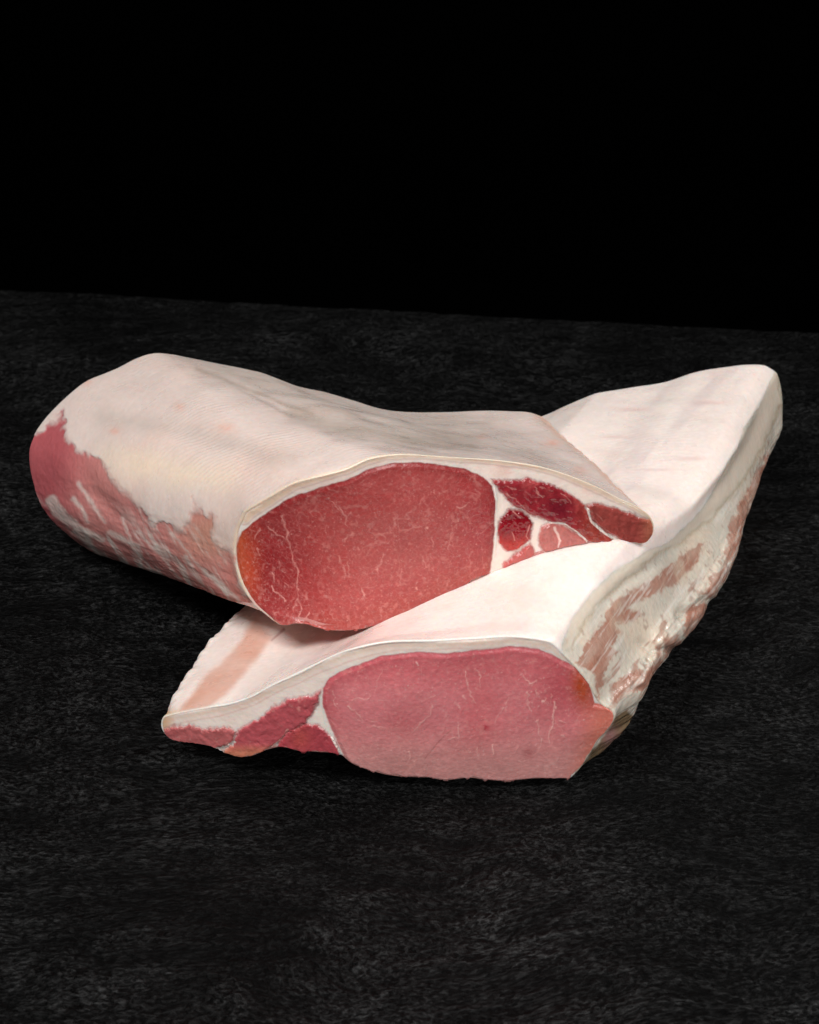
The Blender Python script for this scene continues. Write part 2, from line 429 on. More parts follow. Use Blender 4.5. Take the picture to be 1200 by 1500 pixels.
def groove(V, nrm, pix, line, width, depth):
    P = smooth_line(line, 24); m = np.full(pix.shape[:-1], 1e9); s = np.zeros(pix.shape[:-1])
    for i, (a, b) in enumerate(zip(P[:-1], P[1:])):
        d, t = seg_dist(pix, a, b); s = np.where(d < m, (i+t)/23, s); m = np.minimum(m, d)
    return V-nrm*(depth*np.exp(-(m/width)**2)*sm(0, 0.3, s)*sm(1, 0.75, s))[..., None]

NS = 430
upV, upN, upG, upS, upI, upL = loin(UP_FRONT, UP_BACK, UP_COUNTS, UP_F, UP_B, NS, UP_WARP)
loV, loN, loG, loS, loI, loL = loin(LOW_FRONT, LOW_BACK, LOW_COUNTS, LOW_F, LOW_B, 460, LOW_WARP)
nu, nl = sum(UP_COUNTS[:3])+90, sum(LOW_COUNTS[:3])+90
upV = kink_smooth(upV, UP_COUNTS[0]/nu, upI, 0.035, 16)
upV = kink_smooth(upV, 0.999, upI, 0.02, 20)
loV = kink_smooth(loV, LOW_COUNTS[0]/nl, loI, 0.010, 3)

# the lower loin's top yields under the weight: it follows the upper loin's underside along the contact line
bot = upV[0][UP_COUNTS[0]+UP_COUNTS[1]+UP_COUNTS[2]:]
pb = proj(bot); bot = bot[(pb[:, 0] > 520)][::3]
skin_rows = loV[:, LOW_COUNTS[0]-40:LOW_COUNTS[0]+LOW_COUNTS[1]-60]
flat = skin_rows.reshape(-1, 3)[::3]
near = [np.argmin(((flat[:, :2]-b[:2])**2).sum(1)) for b in bot]
dz = np.array([b[2]+0.0004-flat[i, 2] for b, i in zip(bot, near)])
W_ = 0; Dz = 0
for b, d in zip(bot, dz):
    w = np.exp(-(((loV[..., :2]-b[:2])**2).sum(-1))/0.018**2); W_ = W_+w; Dz = Dz+w*d
gmask = sm(0.18, 0.30, loI)*(1-sm(0.80, 0.86, loI))
far = np.exp(-(np.min([((loV[..., :2]-b[:2])**2).sum(-1) for b in bot[::2]], 0))/0.040**2)
loV[..., 2] += Dz/(W_+1e-3)*far*sm(0.0, 0.016, loS*loL)[:, None]*gmask[None]

upQ = proj(upV); loQ = proj(loV)
upV = groove(upV, upN, upQ, [(330, 558), (380, 577), (415, 592), (458, 606), (500, 626), (560, 638), (640, 648), (740, 658)], 17, 0.0024)
upV = groove(upV, upN, upQ, [(325, 555), (380, 577), (415, 592), (450, 604)], 5, 0.0008)
upV = groove(upV, upN, upQ, [(120, 590), (200, 612), (300, 640), (420, 676)], 17, 0.0013)
upV = groove(upV, upN, upQ, [(100, 655), (150, 740), (210, 800)], 14, 0.0010)
loV = groove(loV, loN, loQ, [(860, 930), (900, 868), (960, 824), (1040, 762), (1098, 700)], 9, 0.0012)
loV = groove(loV, loN, loQ, [(1048, 868), (1022, 890), (985, 905)], 8, 0.0030)
loV = groove(loV, loN, loQ, [(1000, 950), (965, 950), (930, 935)], 7, 0.0024)
loV = groove(loV, loN, loQ, [(948, 1012), (925, 1000)], 6, 0.0018)
fr = lambda S_, L_: sm(0.0, 0.004, S_*L_)[:, None]
def relief(V, N_, G_, S_, L_, side, rough, I_, n2, n):
    h = fbm(V*30, 2, 2)*0.0014*fr(S_, L_)*0.8+fbm(V*150, 3, 5)*0.00011
    h = h+side*(fbm(np.stack([G_[..., 0]*38, G_[..., 1]*95, G_[..., 0]*0], -1), 4, 9)*rough+fbm(V*260, 3, 4)*rough*0.3)
    b2 = n2/n
    e = np.exp(-((I_-b2)/0.007)**2)[None]*fr(S_, L_)
    h = h+e*(0.0008*fbm(np.stack([G_[..., 0]*230, G_[..., 0]*0, G_[..., 0]*0+3], -1), 3, 6)+0.0006*fbm(V*300, 2, 8))
    return V+N_*h[..., None]
def side_weight(I_, n0, n):
    b = n0/n
    return ((1-sm(b-0.05, b-0.01, I_))+sm(0.90, 0.95, I_)).clip(0, 1)[None]
def rind_lines(V, G_, S_, I_, L_, n0, n, f, seed):
    ph = G_[..., 0]*f+1.6*fbm(V*26, 3, seed)+0.35*fbm(V*120, 2, seed+1)
    on = sm(-0.35, 0.35, fbm(V*24, 3, seed+2))*(sm(n0/n-0.02, n0/n+0.04, I_)*(1-sm(0.84, 0.88, I_)))[None]
    return np.sin(2*math.pi*ph)*on
upR = rind_lines(upV, upG, upS, upI, upL, UP_COUNTS[0], nu, 370, 70)
loR = rind_lines(loV, loG, loS, loI, loL, LOW_COUNTS[0], nl, 330, 80)*0.5
upV = upV+upN*(upR*0.00005)[..., None]; loV = loV+loN*(loR*0.00004)[..., None]
upV = relief(upV, upN, upG, upS, upL, side_weight(upI, UP_COUNTS[0]-30, nu)*fr(upS, upL*0.3), 0.0006, upI, UP_COUNTS[0]+UP_COUNTS[1], nu)
loV = relief(loV, loN, loG, loS, loL, side_weight(loI, LOW_COUNTS[0]-70, nl)*fr(loS, loL*0.3), 0.0013, loI, LOW_COUNTS[0]+LOW_COUNTS[1], nl)
for V in (upV, loV): V[..., 2] = np.maximum(V[..., 2], 0.0002)
upQ = proj(upV); loQ = proj(loV)

# ------------------------------------------------------------------ colours of the flesh and fat, with some shading painted in
C = {k: lin(v) for k, v in dict(
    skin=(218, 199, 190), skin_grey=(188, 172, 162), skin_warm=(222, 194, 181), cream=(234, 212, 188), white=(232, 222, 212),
    rim=(234, 204, 174), fat=(250, 228, 217), fatpink=(230, 192, 178), lean=(204, 134, 128), lean_red=(180, 92, 96),
    lean_tan=(204, 146, 128), eye_up=(172, 70, 68), eye_up_r=(158, 40, 48), orange=(196, 92, 48), dark=(118, 18, 28),
    vein=(226, 160, 150), eye_lo=(216, 126, 130), eye_lo2=(184, 120, 112), grey=(210, 199, 184), greyd=(176, 160, 140),
    brown=(176, 120, 100), crust=(140, 116, 88), strip=(214, 160, 138), skin_lo=(240, 224, 215)).items()}

def wobble(q, amp, sc, seed=0):
    z = np.zeros(q.shape[:-1])
    p = np.stack([q[..., 0]/sc, q[..., 1]/sc, z], -1)
    return q+np.stack([fbm(p, 4, seed), fbm(p, 4, seed+3)], -1)*amp

def paint_upper(V, G_, S_, I_):
    q = proj(V); shp = q.shape[:-1]; p3 = V
    col = np.tile(C['skin'], shp+(1,)); wet = np.full(shp, 0.25)
    col = mix(col, C['skin_warm'], sm(0.0, 0.7, fbm(p3*35, 3, 1))*0.6)
    col = mix(col, C['skin_grey'], sm(0.1, 0.7, fbm(p3*22, 3, 8))*0.2)
    # grey bands along the folds: part pigment, mostly wrinkle shading painted in
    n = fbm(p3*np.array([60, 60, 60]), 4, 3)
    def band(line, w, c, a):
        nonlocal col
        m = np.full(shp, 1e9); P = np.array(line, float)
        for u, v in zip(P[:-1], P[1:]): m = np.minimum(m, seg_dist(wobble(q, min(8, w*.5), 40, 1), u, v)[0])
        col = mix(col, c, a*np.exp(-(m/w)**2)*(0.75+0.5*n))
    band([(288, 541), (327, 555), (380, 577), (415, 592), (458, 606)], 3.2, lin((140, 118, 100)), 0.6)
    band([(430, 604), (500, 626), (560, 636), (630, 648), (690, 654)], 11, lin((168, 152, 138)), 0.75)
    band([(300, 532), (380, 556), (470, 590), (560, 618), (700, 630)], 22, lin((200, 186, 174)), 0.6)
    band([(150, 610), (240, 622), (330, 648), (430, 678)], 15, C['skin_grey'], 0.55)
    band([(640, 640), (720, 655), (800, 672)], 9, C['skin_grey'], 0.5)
    band([(165, 675), (240, 690), (320, 700)], 24, C['cream'], 0.8)
    # small warm stains
    for (x, y, r) in ((128, 560, 9), (168, 632, 9), (262, 596, 9), (330, 628, 14), (705, 640, 6), (640, 560, 5), (810, 650, 12), (850, 690, 12)):
        col = mix(col, lin((222, 160, 138)), 0.4*(1+fbm(p3*300, 3, 3))*np.exp(-((q[..., 0]-x)**2/r**2+(q[..., 1]-y)**2/(r*.6)**2)))
    # edge of the belly side: warmer
    b1 = (UP_COUNTS[0]+UP_COUNTS[1])/nu
    col = mix(col, lin((222, 172, 146)), (np.exp(-((I_-b1+0.004)/0.012)**2)*0.6)[None]*np.ones(shp))
    # fine creases in the rind: their light and shade painted into the tint
    col = col*(1+0.022*upR*(1-0.7*np.exp(-((q[..., 0]-240)/90)**2-((q[..., 1]-710)/45)**2)))[..., None]
    # lean side: below the ragged edge of the fat
    lean = [(352, 768), (342, 800), (331, 798), (322, 785), (322, 762), (313, 745), (300, 752), (283, 727), (276, 748), (262, 771), (250, 764), (235, 763), (222, 765), (215, 750), (203, 730), (180, 707), (163, 685), (147, 673), (128, 660), (113, 657), (106, 645), (103, 630), (97, 612), (90, 598), (76, 612), (58, 634), (36, 640), (10, 700), (60, 820), (200, 920), (380, 980), (430, 940), (380, 880), (358, 860), (346, 830), (345, 790)]
    qw = wobble(q, 7, 16, 2); qw = wobble(qw, 3, 5, 4)
    d = sdf(qw, lean); thin = 20*sm(-0.25, 0.35, fbm(p3*90, 4, 61)); L = 1-sm(-3-thin, 1.5, d)
    lc = np.tile(C['lean'], shp+(1,))
    lc = mix(lc, C['lean_red'], 1-sm(70, 150, q[..., 0]+0.2*(q[..., 1]-700)))
    lc = mix(lc, C['lean_tan'], np.exp(-((q[..., 0]-305)/45)**2-((q[..., 1]-785)/42)**2)*1.1)
    lc = mix(lc, lin((196, 128, 112)), sm(300, 380, q[..., 0])*sm(780, 860, q[..., 1])*0.6)
    da = q[..., 0]*0.55+q[..., 1]*0.83; db = q[..., 0]*0.83-q[..., 1]*0.55
    fib = fbm(np.stack([da/42, db/5.5, da*0], -1), 4, 5)
    lc = mix(lc, lc*0.72, sm(0.0, 0.6, fib)*0.4)
    lc = mix(lc, C['white'], sm(0.05, 0.45, fbm(np.stack([da/55, db/9, da*0], -1), 4, 12))*0.7*sm(730, 800, q[..., 1]+0.18*(200-q[..., 0])))
    for pts, w in (([(113, 707), (135, 738), (153, 765)], 3), ([(107, 730), (120, 750), (130, 765)], 4), ([(75, 735), (90, 757), (115, 775), (150, 792)], 10),
                   ([(160, 782), (200, 800), (207, 830)], 4), ([(177, 760), (195, 800), (207, 827)], 2.5), ([(200, 780), (235, 815), (262, 850)], 3),
                   ([(227, 800), (247, 822)], 4), ([(270, 817), (285, 838), (297, 857)], 3.5), ([(297, 837), (333, 872)], 3), ([(330, 866), (347, 880)], 5),
                   ([(175, 690), (190, 712), (205, 750)], 2), ([(250, 780), (290, 830), (330, 862)], 1.6), ([(110, 780), (130, 800), (150, 812)], 5), ([(140, 812), (165, 825)], 4)):
        lc = mix(lc, C['white'], line_mask(wobble(wobble(q, 3, 16, 7), 1.5, 4, 3), pts, w*0.9, w*0.3, 6)*0.6)
    lc = mix(lc, lc*1.25, np.exp(-(d/5)**2)*0.5)
    # fascia just behind the cut
    lc = mix(lc, lin((222, 180, 164)), (1-sm(0.001, 0.006, (S_*upL)))[:, None]*np.ones(shp)*0.4)
    col = col*(1-L[..., None])+lc*L[..., None]; wet = wet*(1-L)+0.75*L
    hid = (I_ > 0.887)[None]*np.ones(shp)
    col = mix(col, C['lean'], hid*(1-L))
    # bright cut rim of the rind
    col = mix(col, C['rim'], (1-sm(0.0004, 0.0022, S_*upL))[:, None]*(1-L)*(1-hid)*0.6)
    lab = np.where(L > 0.5, 1, 0); lab = np.where(hid > 0, 2, lab)
    return col, wet, lab

def paint_lower(V, G_, S_, I_):
    q = proj(V); shp = q.shape[:-1]
    col = np.tile(C['skin_lo'], shp+(1,)); wet = np.full(shp, 0.3)
    col = mix(col, C['skin_warm'], sm(0.0, 0.7, fbm(V*40, 4, 1))*0.45)
    col = mix(col, lin((214, 196, 192)), sm(0.0, 0.6, fbm(np.stack([G_[..., 0]*22, G_[..., 1]*70, V[..., 0]*0], -1), 4, 8))*0.55)
    col = col*(1+0.035*loR)[..., None]  # light and shade of the rind creases, painted in
    for (x, y, rx, ry) in ((1010, 672, 30, 3), (960, 688, 24, 2.5), (930, 600, 25, 3), (1040, 590, 30, 3), (900, 640, 22, 2.5)):
        col = mix(col, lin((205, 160, 155)), 0.35*np.exp(-((q[..., 0]-x)/rx)**2-((q[..., 1]-y)/ry)**2))
    # pink strip on the thin flap
    qs = wobble(q, 4, 18, 3)
    strip = [(374, 900), (400, 935), (380, 962), (362, 985), (325, 1024), (300, 1046), (255, 1046), (271, 1027), (305, 985), (339, 953), (362, 920)]
    d = sdf(qs, strip); m = 1-sm(-8, 4, d)
    col = mix(col, C['strip'], m*(0.75+0.35*fbm(V*70, 3, 2)))
    col = mix(col, lin((222, 176, 130)), np.exp(-((q[..., 0]-246)/20)**2-((q[..., 1]-1048)/8)**2)*0.9)
    col = mix(col, lin((150, 60, 50)), line_mask(q, [(398, 938), (406, 931), (416, 922)], 1.0, 2.0, 3)*0.6)
    col = mix(col, lin((214, 170, 160)), np.exp(-((q[..., 0]-475)/70)**2-((q[..., 1]-935)/18)**2)*0.6)  # reddish contact shadow under the upper loin, painted into the tint
    # side below the rind edge
    edge = [(1140, 530), (1132, 550), (1112, 596), (1088, 628), (1080, 656), (1064, 680), (1036, 736), (1016, 760), (976, 796), (948, 808), (900, 836), (864, 872), (840, 904), (822, 944), (826, 975)]
    side = edge+[(850, 1200), (1250, 1100), (1250, 500), (1150, 500)]
    d = sdf(wobble(q, 3, 14, 5), side); L = 1-sm(-1.5, 1.5, d)
    L = np.where((I_[None] > 0.40)*np.ones(shp) > 0, 0, L)
    sc = np.tile(C['grey'], shp+(1,))
    stre = fbm(np.stack([G_[..., 0]*40, G_[..., 1]*160, V[..., 0]*0], -1), 4, 5)
    sc = mix(sc, C['cream'], sm(-0.1, 0.5, fbm(V*50, 4, 3))*0.6)
    sc = mix(sc, C['greyd'], sm(0.1, 0.55, stre)*0.5)
    rimw = [(1147, 590), (1116, 652), (1096, 696), (1040, 762), (1000, 792), (960, 816), (900, 860), (880, 880), (848, 920), (828, 960)]
    rim = edge+rimw[::-1]
    dr = sdf(wobble(wobble(q, 9, 40, 5), 4, 10, 7), rim); R_ = 1-sm(-6, 5, dr)
    sc = mix(sc, lin((226, 208, 190)), R_*0.8); sc = mix(sc, lin((196,168,136)), np.exp(-(dr/2.5)**2)*0.5*(d < -5))
    lean_polys = [
        [(1030, 792), (996, 812), (980, 830), (956, 846), (932, 862), (904, 876), (882, 896), (886, 908), (868, 930), (848, 970), (864, 986), (872, 1010), (875, 1030), (880, 992), (892, 970), (908, 954), (894, 948), (912, 928), (906, 912), (920, 900), (940, 896), (920, 888), (932, 880), (964, 868), (996, 854), (1008, 840), (1022, 818)],
        [(1130, 655), (1108, 690), (1084, 740), (1068, 770), (1060, 810), (1072, 830), (1100, 770), (1140, 690)],
        [(1032, 866), (1038, 846), (1062, 828), (1080, 830), (1058, 862), (1042, 878)],
        [(1008, 894), (1034, 880), (1046, 895), (1014, 940), (1000, 932)],
        [(976, 930), (992, 932), (1000, 948), (980, 972), (974, 956)],
        [(906, 988), (932, 982), (950, 980), (964, 966), (960, 936), (968, 944), (978, 975), (960, 1000), (932, 1014), (912, 1020), (902, 1032), (896, 1002)],
        [(940, 890), (915, 900), (906, 915), (925, 912), (945, 900)]]
    qq = wobble(wobble(wobble(q, 6, 30, 6), 7, 12, 8), 5, 4.5, 9)
    for i, P in enumerate(lean_polys):
        m = (1-sm(-3, 2, sdf(qq, P)))*(0.80+0.5*stre).clip(0, 1)
        sc = mix(sc, C['brown']*(1, 0.98, 0.92, 0.95, .85, .9, 1)[i], m)
        sc = mix(sc, C['white'], m*sm(.18, .45, fbm(np.stack([G_[..., 0]*70, G_[..., 1]*420, V[..., 0]*0], -1), 4, 40+i))*0.6)
    sc = mix(sc, C['brown']*0.8, sm(0.10, 0.30, fbm(np.stack([G_[..., 0]*60, G_[..., 1]*170, V[..., 0]*0], -1), 5, 21))*0.6*(1-R_)*sm(35, 60, -d))
    sc = mix(sc, C['white'], sm(0.15, 0.4, fbm(np.stack([G_[..., 0]*50, G_[..., 1]*300, V[..., 0]*0], -1), 5, 51))*0.5*(1-R_))
    pit = sm(0.30, 0.5, fbm(V*230, 3, 33))*(1-R_)*sm(4, 30, -d)
    sc = mix(sc, C['brown']*0.7, pit*0.45)
    sc = mix(sc, lin((224, 202, 178)), sm(0.2, 0.5, fbm(V*70, 4, 35))*0.35*(1-R_))
    # browned crust low on the corner
    cr = [(918, 1040), (902, 1050), (884, 1078), (864, 1106), (848, 1127), (826, 1142), (845, 1170), (900, 1130), (940, 1060)]
    m = 1-sm(-3, 2, sdf(wobble(q, 3, 9, 2), cr))
    cc = mix(np.tile(C['crust'], shp+(1,)), C['crust']*0.45, sm(-0.1, 0.4, fbm(np.stack([G_[..., 0]*70, G_[..., 1]*480, V[..., 0]*0], -1), 4, 2)))
    cc = mix(cc, lin((160, 116, 112)), np.exp(-((q[..., 0]-893)/14)**2-((q[..., 1]-1078)/16)**2))
    sc = sc*(1-m[..., None])+cc*m[..., None]
    col = col*(1-L[..., None])+sc*L[..., None]; wet = wet*(1-L)+0.55*L
    hid = ((I_ > 0.885))[None]*np.ones(shp)
    col = mix(col, C['lean'], hid*0.9)
    col = mix(col, C['white'], (1-sm(0.0004, 0.0024, S_*loL))[:, None]*(1-L)*(1-hid)*0.6)
    lab = np.where(L > 0.5, np.where(R_ > 0.5, 3, 1), 0); lab = np.where(hid > 0, 2, lab)
    return col, wet, lab

def marbling(q, eye, main, rnd, n, seed, warp=3):
    """fat veins: the main ones as seen, finer flecks between them"""
    r = np.random.RandomState(seed); qv = wobble(wobble(q, warp+2, 16, seed), 3, 5, seed+1)
    m = np.zeros(q.shape[:-1])
    for pts, w in main: m = np.maximum(m, line_mask(qv, pts, w, w*0.5, 2.2))
    # faint web of finer seams
    qq = np.stack([q[..., 0]/26+fbm(q_pad(q)/30, 3, seed), q[..., 1]/44, q[..., 0]*0+seed], -1)
    web = 1-np.abs(fbm(qq, 3, seed+2))*16
    m = np.maximum(m, sm(0.2, 1, web)*sm(-0.05, 0.35, fbm(q_pad(q)/48, 3, seed+5))*0.42)
    qq = np.stack([q[..., 0]/12, q[..., 1]/15, q[..., 0]*0+seed], -1)
    web = 1-np.abs(fbm(qq, 2, seed+4))*14
    m = np.maximum(m, sm(0.2, 1, web)*sm(0.0, 0.4, fbm(q_pad(q)/30, 3, seed+6))*0.30)
    P = np.array(eye, float); lo, hi = P.min(0), P.max(0)
    cand = lo+(hi-lo)*r.rand(n*3, 2); cand = cand[sdf(cand, eye) < -6][:n]
    for c in cand:
        a = r.normal(math.pi/2, 0.75); L_ = r.gamma(1.6, 2.2)+1.5; w = r.uniform(0.35, 0.75); k = r.normal(0, .6)
        p = [c]; 
        for j in range(3):
            p.append(p[-1]+L_/3*np.array([math.cos(a), math.sin(a)])); a += k*0.5+r.normal(0, .3)
        m = np.maximum(m, line_mask(qv, p, w, w*0.4, 1.2)*r.uniform(0.15, 0.6))
        if r.rand() < rnd:
            a2 = a+r.choice([-1, 1])*r.uniform(.7, 1.3)
            m = np.maximum(m, line_mask(q, [p[1], p[1]+L_*0.45*np.array([math.cos(a2), math.sin(a2)])], w*.8, w*.3, 1.2)*0.45)
    for c in cand[::3]:
        c = c+r.normal(0, 9, 2); d = np.linalg.norm(q-c, axis=-1); m = np.maximum(m, (1-sm(0.5, 1.7, d))*r.uniform(.3, .8))
    return m*(0.55+0.6*sm(-0.3, 0.3, fbm(q_pad(q)/7, 3, seed+9)))

UP_EYE = [(347, 800), (355, 778), (371, 763), (397, 747), (430, 727), (470, 714), (510, 702), (543, 686), (570, 679), (613, 677), (650, 681), (680, 687), (707, 698), (721, 713), (727, 740), (725, 773), (722, 807), (717, 840), (700, 870), (660, 900), (600, 930), (540, 940), (470, 940), (430, 940), (405, 930), (397, 908), (373, 882), (356, 855), (349, 827)]
UP_M = [
    [(721, 704), (755, 704), (772, 701), (792, 706), (815, 714), (835, 724), (855, 739), (866, 757), (876, 771), (893, 784), (903, 800), (870, 796), (840, 777), (825, 765), (805, 763), (785, 756), (755, 741), (738, 725)],
    [(860, 740), (870, 737), (892, 742), (917, 750), (945, 759), (962, 768), (962, 790), (942, 806), (920, 800), (898, 786), (878, 773), (868, 759)],
    [(746, 744), (762, 746), (776, 756), (780, 768), (777, 790), (757, 805), (742, 809), (730, 796), (727, 777), (734, 757)],
    [(792, 772), (805, 766), (825, 769), (842, 779), (862, 794), (850, 815), (810, 820), (793, 806), (788, 792)],
    [(756, 811), (776, 798), (782, 812), (772, 835), (735, 850), (738, 826)]]
UP_VEIN = [([(330+x/3, 640+y/3) for x, y in l], w) for l, w in (
    ([(250, 340), (265, 400), (270, 440), (290, 490), (315, 570), (312, 640), (320, 690), (328, 760), (330, 805)], 1.3),
    ([(185, 385), (230, 425), (265, 445)], 0.8), ([(500, 305), (525, 340), (528, 385)], 1.3), ([(552, 322), (527, 345)], 0.9),
    ([(525, 455), (540, 425), (565, 405)], 0.8), ([(690, 505), (680, 550), (655, 575), (660, 590)], 1.2), ([(1005, 305), (1050, 300), (1072, 280)], 1.1),
    ([(905, 430), (908, 480)], 0.9), ([(200, 650), (207, 672), (240, 690), (268, 722)], 1.6), ([(205, 590), (212, 618)], 2.0), ([(258, 628), (278, 648)], 1.6),
    ([(600, 655), (614, 698)], 1.1), ([(465, 285), (502, 322)], 0.7), ([(535, 540), (547, 602)], 0.7), ([(500, 515), (532, 592)], 0.7),
    ([(370, 765), (350, 805)], 1.0), ([(365, 795), (372, 820)], 0.9), ([(150, 398), (130, 440)], 1.2), ([(143, 488), (152, 512)], 2.0),
    ([(990, 435), (975, 480)], 0.8), ([(780, 565), (765, 640)], 0.6), ([(868, 535), (886, 572)], 0.8), ([(240, 540), (235, 565), (262, 585)], 0.8),
    ([(320, 690), (300, 740), (285, 790)], 0.6), ([(450, 560), (480, 570)], 0.8), ([(585, 483), (590, 486)], 1.6), ([(885, 388), (888, 394)], 2), ([(835, 648), (838, 655)], 1.8))]
def face_upper(P):
    q = proj(P); shp = q.shape[:-1]; p3 = P
    col = np.tile(C['fat'], shp+(1,)); h = np.zeros(shp); wet = np.full(shp, 0.45); lab = np.zeros(shp, int)
    ds = np.full(shp, 1e9); L_ = UP_SKIN+[(957, 766)]
    for a, b in zip(L_[:-1], L_[1:]): ds = np.minimum(ds, seg_dist(q, np.array(a, float), np.array(b, float))[0])
    col = mix(col, C['fatpink'], sm(0, .6, fbm(p3*90, 4, 2))*0.5)
    rimw = 6+4.5*(1-sm(380, 520, q[..., 0]))+2*fbm(q_pad(q)/35, 3, 9)
    col = mix(col, lin((232, 200, 174)), (1-sm(rimw-2, rimw+2, ds))*0.85)
    col = mix(col, C['white'], np.exp(-((ds-1)/1.5)**2)*0.6)  # painted white highlight along the skin edge
    col = mix(col, lin((200, 170, 158)), np.exp(-((ds-rimw-2.0)/1.6)**2)*0.55)
    # left: pink fascia between eye and side
    col = mix(col, lin((206, 134, 116)), (1-sm(345, 362, q[..., 0]))*sm(770, 800, q[..., 1])*0.9)
    qe = wobble(q, 2.0, 11, 1)
    de = sdf(qe, UP_EYE); E = 1-sm(-1.2, 1.2, de)
    c = np.tile(C['eye_up'], shp+(1,))
    c = mix(c, lin((180, 86, 82)), sm(-.1, .5, fbm(p3*35, 4, 4))*0.6)
    c = mix(c, lin((136, 28, 32)), np.exp(-((q[..., 0]-395)/58)**2-((q[..., 1]-820)/90)**2)*0.9)
    c = mix(c, lin((150, 50, 52)), sm(-.05, .45, fbm(p3*22, 3, 24))*0.55)
    c = mix(c, C['eye_up_r'], np.exp(-((q[..., 0]-705)/42)**2-((q[..., 1]-770)/60)**2)*0.7)
    c = mix(c, lin((134, 30, 34)), np.exp(-(de/11)**2)*0.6*(1-sm(780, 840, q[..., 1])))
    c = mix(c, lin((156, 60, 62)), np.exp(-((q[..., 0]-640)/70)**2-((q[..., 1]-870)/34)**2)*0.6)
    bo = np.exp(-(np.maximum(0, (915-0.42*np.maximum(0, q[..., 0]-520))-q[..., 1])/20)**2)
    c = mix(c, lin((164, 72, 56)), bo*0.35*sm(400, 450, q[..., 0]))
    c = mix(c, C['orange'], 0.6*np.exp(-((q[..., 0]-352)/11)**2)*sm(765, 790, q[..., 1])*(1-sm(860, 900, q[..., 1]))*0.95)
    c = mix(c, lin((200, 84, 50)), np.exp(-((q[..., 0]-366)/16)**2-((q[..., 1]-835)/60)**2)*0.55)
    fine = fbm(p3*700, 2, 3); c = c*(1+0.10*fine)[..., None]
    mv = marbling(q, UP_EYE, UP_VEIN, 0.35, 330, 5)
    c = mix(c, C['vein'], mv*0.62)
    c = mix(c, lin((220, 150, 140)), sm(0.30, 0.55, fbm(p3*520, 2, 13))*0.22)
    col = col*(1-E[..., None])+c*E[..., None]; wet = wet*(1-E)+0.5*E
    h += E*(0.0006*sm(0, 7, -de)+0.0012*sm(0, 80, -de))+0.00010*mv*E
    lab = np.where(E > 0.5, 1, lab)
    for i, M in enumerate(UP_M):
        dm = sdf(wobble(wobble(q, 3.0, 12, 5+i), 2, 4, i), M)-(2.2, 1.8, .6, 1.5, 2.5)[i]; m = (1-sm(-3.4, 2.0, dm))*(1-E)
        base = [lin((140, 38, 46)), lin((150, 68, 62)), lin((136, 16, 28)), lin((184, 106, 100)), lin((186, 92, 88))][i]
        c = np.tile(base, shp+(1,))
        fib = fbm(np.stack([(q[..., 0]+q[..., 1]*0.4)/7, (q[..., 1]-q[..., 0]*0.45)/26, q[..., 0]*0], -1), 4, i)
        if i == 0:
            c = mix(c, lin((172, 74, 74)), sm(0, .5, fbm(q_pad(q)/16, 4, 3))*0.7)
            c = mix(c, lin((96, 18, 34)), np.exp(-((q[..., 0]-818)/22)**2-((q[..., 1]-745)/16)**2)*0.7)
            c = mix(c, lin((150, 64, 50)), sm(830, 870, q[..., 0])*0.7)
            for pts in ([(783, 714), (795, 730)], [(790, 712), (800, 716)], [(824, 722), (835, 735)], [(755, 715), (740, 712)], [(742, 722), (770, 742)]):
                c = mix(c, C['vein'], line_mask(wobble(qe, 4, 7, 3), pts, 1.1, .4, 2)*0.4)
        if i == 1:
            c = mix(c, lin((174, 104, 80)), sm(930, 958, q[..., 0])*0.8); c = mix(c, c*0.7, sm(0, .5, fbm(np.stack([q[..., 0]/5, q[..., 1]/30, q[..., 0]*0], -1), 3, 2))*0.6)
        if i == 2:
            c = mix(c, lin((186, 48, 40)), sm(776, 802, q[..., 1])*0.85); c = mix(c, lin((100, 6, 20)), np.exp(-((q[..., 1]-757)/9)**2)*0.4)
            for pts in ([(752, 749), (762, 758)], [(776, 768), (770, 785), (778, 795)], [(754, 790), (750, 778)]): c = mix(c, C['vein'], line_mask(qe, pts, .9, .4, 1.5)*0.6)
        if i == 3:
            for pts in ([(812, 772), (820, 790), (818, 800)],): c = mix(c, C['fat'], line_mask(qe, pts, 1.6, 1, 2)*0.6)
        c = mix(c, c*1.35, sm(0.05, .6, fib)*0.5)
        col = col*(1-m[..., None])+c*m[..., None]; wet = wet*(1-m)+0.85*m
        h += m*(0.0008*sm(0, 6, -dm)+0.0005*fbm(q_pad(q)/9, 3, i)*sm(0, 6, -dm)); lab = np.where(m > 0.5, 2+i, lab)
    # thin membranes
    for pts, w in (([(725, 712), (728, 745), (727, 790), (723, 815)], 1.2), ([(861, 745), (866, 762), (880, 776), (897, 787)], 1.8), ([(805, 765), (830, 768), (845, 779), (860, 792)], 1.3)):
        m = line_mask(qe, pts, w, w, 1.5)*0.8; col = mix(col, C['white'], m); h += m*0.0003
    return col, wet, h, lab
def q_pad(q): return np.concatenate([q, np.zeros(q.shape[:-1]+(1,))], -1)

